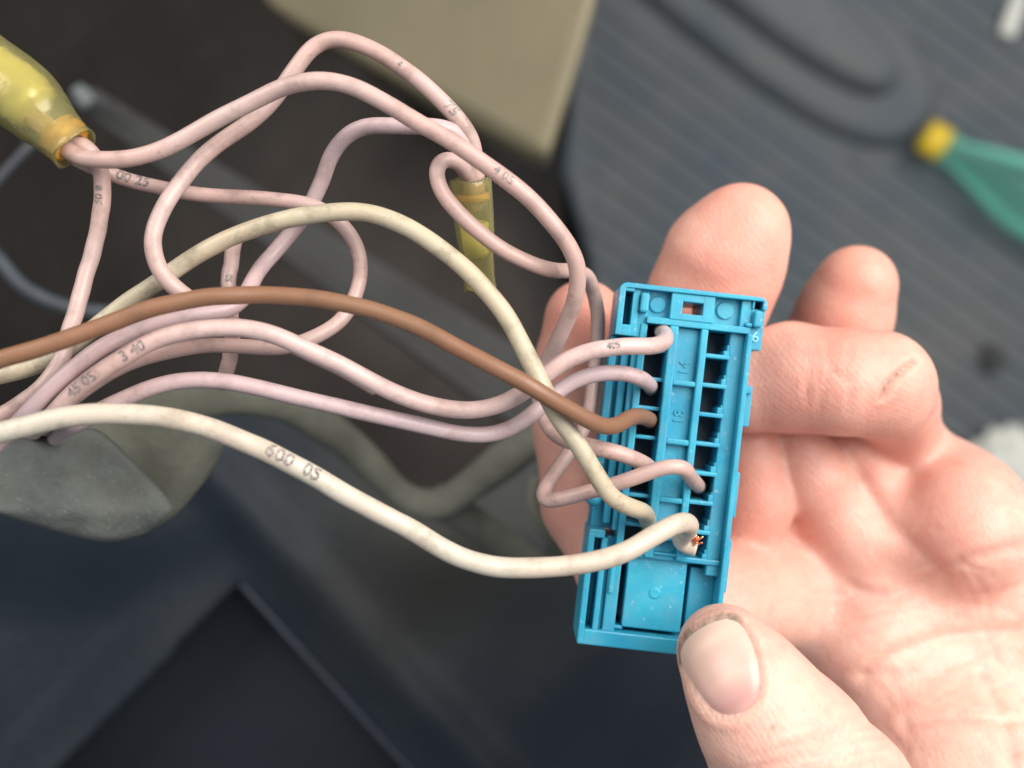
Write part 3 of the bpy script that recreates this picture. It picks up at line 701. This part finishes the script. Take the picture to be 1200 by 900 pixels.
for k in range(14):
    a = random.uniform(0, 6.28); q = random.uniform(0, .8)
    p0 = P(813 + 4 * q * math.cos(a), 638 + 4 * q * math.sin(a), 1.6 + q); p1 = P(818 + random.uniform(-6, 6), 630 + random.uniform(-5, 6), random.uniform(2.2, 3.4))
    c = catmull([p0, (p0 + p1) / 2 + Vector((random.uniform(-.0002, .0002),) * 3), p1], .0002)
    link('copper_strand', tube_mesh('copper_strand', c, .00014, 6), M_copper, w12)

# ------------------------------------------------------------------ crimp sleeves
def sleeve(a, b, prof, label, barrel, glue):
    root = empty('crimp_sleeve', b); tag(root, label, 'crimp sleeve')
    ax = (b - a).normalized(); L = (b - a).length
    bm = bmesh.new(); out = [(d_ * L, r) for d_, r in prof]; inn = [(d_, r * .86) for d_, r in out[::-1]]
    seg = 48; axis = ax; u = axis.orthogonal().normalized(); v = axis.cross(u)
    lathe(bm, out + inn, a, ax, seg, closed=True)
    for vv in bm.verts:
        p = vv.co - a; d_ = p.dot(ax); ra = p - ax * d_; an = math.atan2(ra.dot(v), ra.dot(u))
        vv.co = a + ax * (d_ + .0002 * math.sin(3 * an)) + ra * (1 + .03 * math.sin(2 * an + d_ * 300) + .012 * math.sin(5 * an + d_ * 900))
    m = frombm('tubing', bm, M_sleeve, root); s = m.modifiers.new('sub', 'SUBSURF'); s.levels = 1; s.render_levels = 1
    bm = bmesh.new(); lathe(bm, [(d_ * L, r) for d_, r in barrel], a, ax, 40)
    frombm('barrel', bm, M_barrel, root)
    bm = bmesh.new(); lathe(bm, [(d_ * L, r) for d_, r in glue], a, ax, 40, closed=True)
    frombm('glue_ring', bm, M_glue, root)
a = P(-55, 31, 5); b = P(88, 175, 6); k = MM * PX
sleeve(a, b, [(0, 27 * k), (.2, 30 * k), (.32, 33 * k), (.45, 38 * k), (.58, 40 * k), (.665, 38.5 * k), (.685, 36.5 * k), (.745, 36 * k), (.765, 33.5 * k), (.86, 30.5 * k), (.94, 28 * k), (.985, 28.5 * k), (1, 30 * k)],
       'big translucent yellow heat-shrink sleeve entering from the top left corner', [(.30, 20 * k), (.32, 26 * k), (.48, 31 * k), (.60, 32 * k), (.61, 29 * k), (.67, 29 * k), (.68, 25 * k), (.70, 15 * k)],
       [(.86, 16 * k), (.86, 25 * k), (.97, 23.5 * k), (.975, 16 * k)])
a = P(563, 340, -1); b = P(551, 208, 3)
sleeve(a, b, [(0, 20 * k), (.1, 17 * k), (.2, 19 * k), (.3, 18 * k), (.36, 21.5 * k), (.55, 23.5 * k), (.75, 24.5 * k), (.9, 24.5 * k), (1, 25.5 * k)],
       'small yellow heat-shrink sleeve standing upright behind the wire loop', [(.30, 10 * k), (.34, 15 * k), (.6, 17 * k), (.62, 10 * k)],
       [(.80, 12 * k), (.80, 20 * k), (.86, 20 * k), (.86, 12 * k)])

# ------------------------------------------------------------------ the hand, one continuous surface grown from a distance field
def Q(px, py, z): v = P(px, py, z); return np.array([v.x, v.y, v.z], np.float32) / MM
def R(r, z): return r * PX * (FD - z) / FD
def smin(a, b, k):
    h = np.maximum(k - np.abs(a - b), 0) / k
    return np.minimum(a, b) - h * h * k * .25
def cone(p, a, b, ra, rb):
    ba = b - a; pa = p - a; h = np.clip((pa @ ba) / (ba @ ba), 0, 1)
    d = pa - h[..., None] * ba
    return np.sqrt((d * d).sum(-1)) - (ra + (rb - ra) * h)
def ell(p, c, r, ang=0.0):
    q = p - c; ca, sa = math.cos(ang), math.sin(ang)
    q = np.stack([q[..., 0] * ca + q[..., 1] * sa, -q[..., 0] * sa + q[..., 1] * ca, q[..., 2]], -1)
    r = np.array(r, np.float32); k0 = np.sqrt(((q / r) ** 2).sum(-1)); k1 = np.sqrt(((q / (r * r)) ** 2).sum(-1)) + 1e-6
    return k0 * (k0 - 1) / k1
CH = {
    'thumb': [(850, 766, 8.5, 57), (872, 800, 10.5, 68), (896, 840, 10.5, 80), (925, 880, 9, 92), (965, 940, 6, 104), (1020, 1030, 0, 112), (1120, 1090, -14, 130)],
    'index': [(684, 374, -21, 46), (678, 430, -22, 50), (676, 500, -23, 50), (690, 590, -21, 54), (735, 668, -15.6, 58), (830, 700, -23, 64), (930, 690, -40, 72), (1010, 690, -46, 80)],
    'middle': [(868, 272, -21, 57), (850, 302, -23, 71), (832, 345, -25, 70), (810, 420, -27, 68), (800, 500, -32, 70), (850, 580, -38, 74), (940, 620, -44, 76), (1040, 650, -48, 80)],
    'ring': [(1003, 335, -34, 48), (990, 368, -36, 55), (960, 420, -39, 54), (920, 500, -42, 56), (960, 570, -45, 62), (1060, 620, -48, 70)],
    'little': [(880, 452, -19, 56), (930, 442, -18, 63), (985, 447, -16, 61), (1032, 452, -17, 60), (1048, 474, -27, 50), (1056, 520, -38, 48), (1095, 580, -40, 62), (1130, 650, -46, 80)],
    'gap': [(930, 512, -29, 36), (950, 560, -30, 43), (985, 625, -37, 54)],
    'fill': [(1000, 520, -33, 38), (1015, 570, -35, 46), (1040, 630, -40, 60)],
    'side': [(878, 520, -27, 34), (884, 590, -29, 44), (872, 660, -30, 40), (930, 720, -40, 60)],
}
CHR = {k: [(Q(x, y, z), R(r, z)) for x, y, z, r in v] for k, v in CH.items()}
PALM = [((985, 625, -42), (75, 70, 15), 0.0), ((1105, 610, -38), (92, 92, 19), 0.0), ((1125, 760, -47), (190, 170, 20), 0.0), ((1000, 735, -40), (95, 75, 15), .6),
        ((1140, 905, -34), (170, 120, 22), -.5), ((1280, 760, -46), (190, 190, 25), 0.0), ((1400, 900, -50), (210, 200, 27), 0.0)]
def hand_sdf(p):
    d = None
    for name, ch in CHR.items():
        f = None
        for (a, ra), (b, rb) in zip(ch, ch[1:]):
            e = cone(p, a, b, ra, rb); f = e if f is None else smin(f, e, 1.6)
        if name in ('thumb',): th = f; continue
        d = f if d is None else smin(d, f, 1.1)
    pl = None
    for c, r, a in PALM:
        e = ell(p, Q(*c), (R(r[0], c[2]), R(r[1], c[2]), r[2]), a); pl = e if pl is None else smin(pl, e, 6.0)
    d = smin(d, pl, 3.0)
    # the thumb stands clear of the palm near its tip and melts into it at the base
    k = 1.0 + 7.0 * np.clip((p[..., 0] - Q(1010, 900, 0)[0]) / 12.0, 0, 1)
    return smin(d, th, k)
def surface_nets(f, lo, step):
    nx, ny, nz = f.shape; s = f < 0
    cells = np.zeros((nx - 1, ny - 1, nz - 1, 4), np.float32)
    corners = [(i, j, k) for i in (0, 1) for j in (0, 1) for k in (0, 1)]
    sl = lambda c: tuple(slice(c[a], f.shape[a] - 1 + c[a]) for a in range(3))
    for ax in range(3):
        for c in corners:
            if c[ax]: continue
            c2 = list(c); c2[ax] = 1; A = f[sl(c)]; B = f[sl(c2)]
            x = (A < 0) != (B < 0); den = np.where(x, A - B, 1.0); t = np.where(x, A / den, 0)
            for q in range(3): cells[..., q] += np.where(x, (t if q == ax else c[q]), 0)
            cells[..., 3] += x
    act = cells[..., 3] > 0; idx = -np.ones(act.shape, np.int64); ijk = np.argwhere(act); idx[act] = np.arange(len(ijk))
    V = (ijk + cells[act][:, :3] / cells[act][:, 3:4]) * step + lo
    F = []
    for ax in range(3):
        a1, a2 = (ax + 1) % 3, (ax + 2) % 3
        A = s.take(range(0, f.shape[ax] - 1), ax); B = s.take(range(1, f.shape[ax]), ax)
        e = np.argwhere(A != B); ok = (e[:, a1] > 0) & (e[:, a2] > 0) & (e[:, a1] < f.shape[a1] - 1) & (e[:, a2] < f.shape[a2] - 1); e = e[ok]
        fl = A[tuple(e.T)]
        def g(o1, o2):
            q = e.copy(); q[:, a1] -= o1; q[:, a2] -= o2; return idx[tuple(q.T)]
        qd = np.stack([g(1, 1), g(0, 1), g(0, 0), g(1, 0)], 1); qd[~fl] = qd[~fl][:, ::-1]; F.append(qd)
    return V, np.concatenate(F)
STEP = 0.6
lo = np.array([Q(610, 0, -30)[0], Q(0, 1210, -30)[1], -78.0], np.float32); hi = np.array([Q(1560, 0, -40)[0], Q(0, 190, -30)[1], 26.0], np.float32)
dims = ((hi - lo) / STEP).astype(int) + 1
fld = np.empty(dims, np.float32)
ys = lo[1] + np.arange(dims[1]) * STEP; zs = lo[2] + np.arange(dims[2]) * STEP
for i0 in range(0, dims[0], 12):
    xs = lo[0] + np.arange(i0, min(i0 + 12, dims[0])) * STEP
    g = np.stack(np.meshgrid(xs, ys, zs, indexing='ij'), -1).astype(np.float32)
    fld[i0:i0 + 12] = hand_sdf(g)
V, F = surface_nets(fld, lo, STEP)
# normals from the field
def grad(p, e=.25):
    g = np.stack([hand_sdf(p + np.array(o, np.float32) * e) - hand_sdf(p - np.array(o, np.float32) * e) for o in ((1, 0, 0), (0, 1, 0), (0, 0, 1))], -1)
    return g / (np.linalg.norm(g, axis=1)[:, None] + 1e-9)
V = V.astype(np.float32); Nn = grad(V)
def project(p):
    s = PX * (FD - p[:, 2]) / FD; return 600 + p[:, 0] / s, 450 - p[:, 1] / s
vx, vy = project(V)
def pdist(x, y, pl):
    best = np.full(x.shape, 1e9); 
    for (ax, ay), (bx_, by) in zip(pl, pl[1:]):
        dx, dy = bx_ - ax, by - ay; t = np.clip(((x - ax) * dx + (y - ay) * dy) / (dx * dx + dy * dy), 0, 1)
        best = np.minimum(best, np.hypot(x - ax - t * dx, y - ay - t * dy))
    return best
front = np.clip(Nn[:, 2] * 2.5, 0, 1)
disp = np.zeros(len(V)); dirt = np.zeros(len(V)); flush_shade = np.zeros(len(V))
def crease(pl, wd, depth, zr, dk=0.0, ridge=0.0):
    global disp, dirt
    m = (V[:, 2] > zr[0]) & (V[:, 2] < zr[1]); dd = pdist(vx, vy, pl)
    disp -= np.where(m, front * depth * np.exp(-(dd / wd) ** 2), 0); disp += np.where(m, front * ridge * np.exp(-((dd - 2.4 * wd) / (1.5 * wd)) ** 2), 0)
    dirt = np.maximum(dirt, np.where(m, front * dk * np.exp(-(dd / (wd * .8)) ** 2), 0))
# palm lines and folds
crease([(1012, 792), (1050, 765), (1095, 748), (1140, 742), (1210, 738)], 7, .5, (-60, -8), .06, .15)
crease([(1060, 850), (1110, 842), (1210, 845)], 6, .3, (-60, 0), .05, .1)
crease([(1000, 690), (1045, 705), (1080, 680), (1130, 655), (1200, 640)], 7, .35, (-60, -8), .03, .1)
crease([(1010, 560), (1040, 610), (1090, 660), (1110, 680)], 9, .5, (-60, -8), .02, .1)
crease([(1150, 790), (1180, 850), (1190, 900)], 6, .35, (-60, 0), .03, .1)
# finger folds
crease([(1072, 422), (1058, 432), (1044, 446), (1033, 465)], 3.2, .75, (-40, -2), .75, .18)
crease([(975, 432), (985, 442), (1000, 447)], 3, .3, (-40, -2), .25)
crease([(915, 395), (930, 408), (948, 412)], 10, .15, (-40, -2), .22)
crease([(790, 318), (830, 332), (870, 330), (905, 318)], 12, .12, (-60, -8), .0, .0)
# thumb knuckle wrinkles
for k, (y0, dp) in enumerate(((878, .16), (892, .20), (905, .16), (918, .2), (858, .08))):
    crease([(880 + k * 5, y0 + 6), (930, y0 - 4), (1000, y0 - 22), (1040, y0 - 30)], 3.2, dp, (-5, 40), .05, .05)
# finer lines over the palm and the finger joints
LR = random.Random(11)
for k in range(34):
    x0, y0 = LR.uniform(930, 1200), LR.uniform(600, 900); an = LR.choice((-.45, -.2, .5, .9)) + LR.uniform(-.25, .25); ln = LR.uniform(35, 120); cv = LR.uniform(-.5, .5)
    pl = [(x0 + math.cos(an + cv * t / 4) * ln * t / 4, y0 + math.sin(an + cv * t / 4) * ln * t / 4) for t in range(5)]
    crease(pl, LR.uniform(2.6, 4.0), LR.uniform(.05, .16), (-60, 2), LR.uniform(.02, .10), .03)
for k in range(9):
    x0 = LR.uniform(925, 1010); crease([(x0, LR.uniform(392, 410)), (x0 + LR.uniform(-8, 8), 430), (x0 + LR.uniform(-10, 10), LR.uniform(450, 490))], 2.6, LR.uniform(.05, .13), (-40, -2), .05, .02)
# nail bed
NAIL = [(851, 725), (836, 729), (818, 738), (803, 752), (797, 768), (801, 784), (811, 803), (823, 822), (838, 838), (856, 842), (874, 836), (888, 822), (893, 806), (892, 786), (887, 765), (878, 745), (866, 730)]
def smooth_poly(pl, n):
    c = catmull([np.array((x, y, 0.0)) for x, y in pl + pl[:1]], 3.0); c = c[:-1]
    t = np.linspace(0, len(c), n, endpoint=False); i = np.arange(len(c) + 1); cc = np.vstack([c, c[:1]])
    return np.stack([np.interp(t, i, cc[:, k]) for k in range(2)], 1)
NP_ = smooth_poly(NAIL, 72)
def inpoly(x, y, pl):
    r = np.zeros(x.shape, bool); j = len(pl) - 1
    for i in range(len(pl)):
        c = ((pl[i][1] > y) != (pl[j][1] > y)) & (x < (pl[j][0] - pl[i][0]) * (y - pl[i][1]) / (pl[j][1] - pl[i][1] + 1e-9) + pl[i][0]); r ^= c; j = i
    return r
thumb_z = V[:, 2] > 4
dN = pdist(vx, vy, [tuple(p) for p in NP_] + [tuple(NP_[0])]); ins = inpoly(vx, vy, NP_)
sd = np.where(ins, -dN, dN)
disp += np.where(thumb_z, front * (-.55 * (1 / (1 + np.exp((sd + 1) / 1.6))) + .30 * np.exp(-((sd - 7) / 5.5) ** 2)), 0)
free = [(797, 778), (796, 760), (805, 745), (820, 734), (837, 726), (852, 722), (866, 728)]
dirt = np.maximum(dirt, np.where(thumb_z, np.clip(Nn[:, 2] * 6, 0, 1) * 1.0 * np.exp(-(pdist(vx, vy, free) / (5.0 + 1.8 * np.sin(vx * .23 + vy * .31) + 1.2 * np.sin(vx * .61))) ** 2), 0))
dirt = np.maximum(dirt, np.where(thumb_z, front * .42 * np.exp(-(pdist(vx, vy, [(792, 762), (804, 738), (830, 720), (858, 712), (872, 715)]) / 8.0) ** 2), 0))
dirt = np.maximum(dirt, np.where(thumb_z, front * .22 * np.exp(-np.maximum(0, sd) / 3.0) * (sd > 0), 0))
for sx, sy, sr, sv, zr in ((908, 851, 3, .6, 0), (1022, 828, 8, .25, 0), (985, 850, 16, .12, 0), (975, 870, 20, .15, 0), (1190, 885, 12, .35, -70), (925, 405, 16, .25, -40), (945, 830, 2, .4, 0)):
    dirt = np.maximum(dirt, np.where(V[:, 2] > zr, front * sv * np.exp(-(((vx - sx) ** 2 + (vy - sy) ** 2) / sr ** 2)), 0))
for sx, sy, sr, sv in ((868, 255, 75, .55), (1005, 325, 60, .6), (1050, 460, 60, .5), (690, 380, 90, .6), (700, 560, 130, .5), (840, 330, 85, .6), (985, 400, 60, .6), (930, 470, 90, .6), (880, 600, 90, .6), (1040, 520, 80, .5), (950, 560, 70, .35), (1100, 610, 70, .25)):  # red fingertips, plus shaded red painted in beside the plug and under fingers
    flush_shade = np.maximum(flush_shade, np.where(V[:, 2] < -2, sv * np.exp(-(((vx - sx) ** 2 + (vy - sy) ** 2) / sr ** 2)), 0))
# soft lumps of flesh
disp += .22 * np.sin(V[:, 0] * .31 + 1) * np.sin(V[:, 1] * .27 + 2) * np.sin(V[:, 2] * .3)
VW = (V + Nn * disp[:, None]) * MM
hand_me = bpy.data.meshes.new('hand')
hand_me.vertices.add(len(VW)); hand_me.vertices.foreach_set('co', VW.astype(np.float32).ravel())
hand_me.loops.add(F.size); hand_me.loops.foreach_set('vertex_index', F.ravel().astype(np.int32))
hand_me.polygons.add(len(F)); hand_me.polygons.foreach_set('loop_start', (np.arange(len(F)) * 4).astype(np.int32)); hand_me.polygons.foreach_set('loop_total', np.full(len(F), 4, np.int32))
hand_me.update(calc_edges=True); hand_me.validate()
for nm, arr in (('dirt', dirt), ('flush_shade', flush_shade)):
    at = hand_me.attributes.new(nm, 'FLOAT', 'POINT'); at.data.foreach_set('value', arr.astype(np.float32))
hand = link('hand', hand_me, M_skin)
tag(hand, 'bare left hand, palm up, gripping the blue plug between dirty thumb and fingers', 'hand')

# thumb nail
def surf_z(x, y, z0=24.0):
    """height of the skin under photo pixels x,y, marching down the line of sight"""
    z = np.full(x.shape, z0, np.float32)
    for _ in range(60):
        s = PX * (FD - z) / FD; p = np.stack([(x - 600) * s, (450 - y) * s, z], -1).astype(np.float32)
        z = z - hand_sdf(p) * .9
    return z
cx, cy = NP_.mean(0); V2 = []; F2 = []; al = []; m = len(NP_); RG = 12
axd = np.array([.50, .866])
for r in range(RG + 1):
    f = 1 - r / RG
    q = np.array([cx, cy]) + (NP_ - [cx, cy]) * f
    z = surf_z(q[:, 0], q[:, 1])
    # the nail is flatter along the thumb than the flesh: sink at the rim, proud in the middle
    lift = np.clip(-((q - [cx, cy]) @ np.array([.50, .866])) / 50, 0, 1) * .30
    z = z + (-.40 + .42 * min(1, (1 - f) * 5)) + lift
    for (x, y), zz in zip(q, z): V2.append(P(x, y, float(zz)))
    al += list((((q - NP_.mean(0)) @ axd) + 62) / 124)
for r in range(RG):
    for k in range(m): F2.append((r * m + k, r * m + (k + 1) % m, (r + 1) * m + (k + 1) % m, (r + 1) * m + k))
nme = mesh('thumbnail', V2, F2)
bm = bmesh.new(); bm.from_mesh(nme); lay = None
at = nme.attributes.new('along', 'FLOAT', 'POINT'); at.data.foreach_set('value', np.clip(al, 0, 1).astype(np.float32)); bm.free()
nail = link('thumbnail', nme, M_nail, hand)
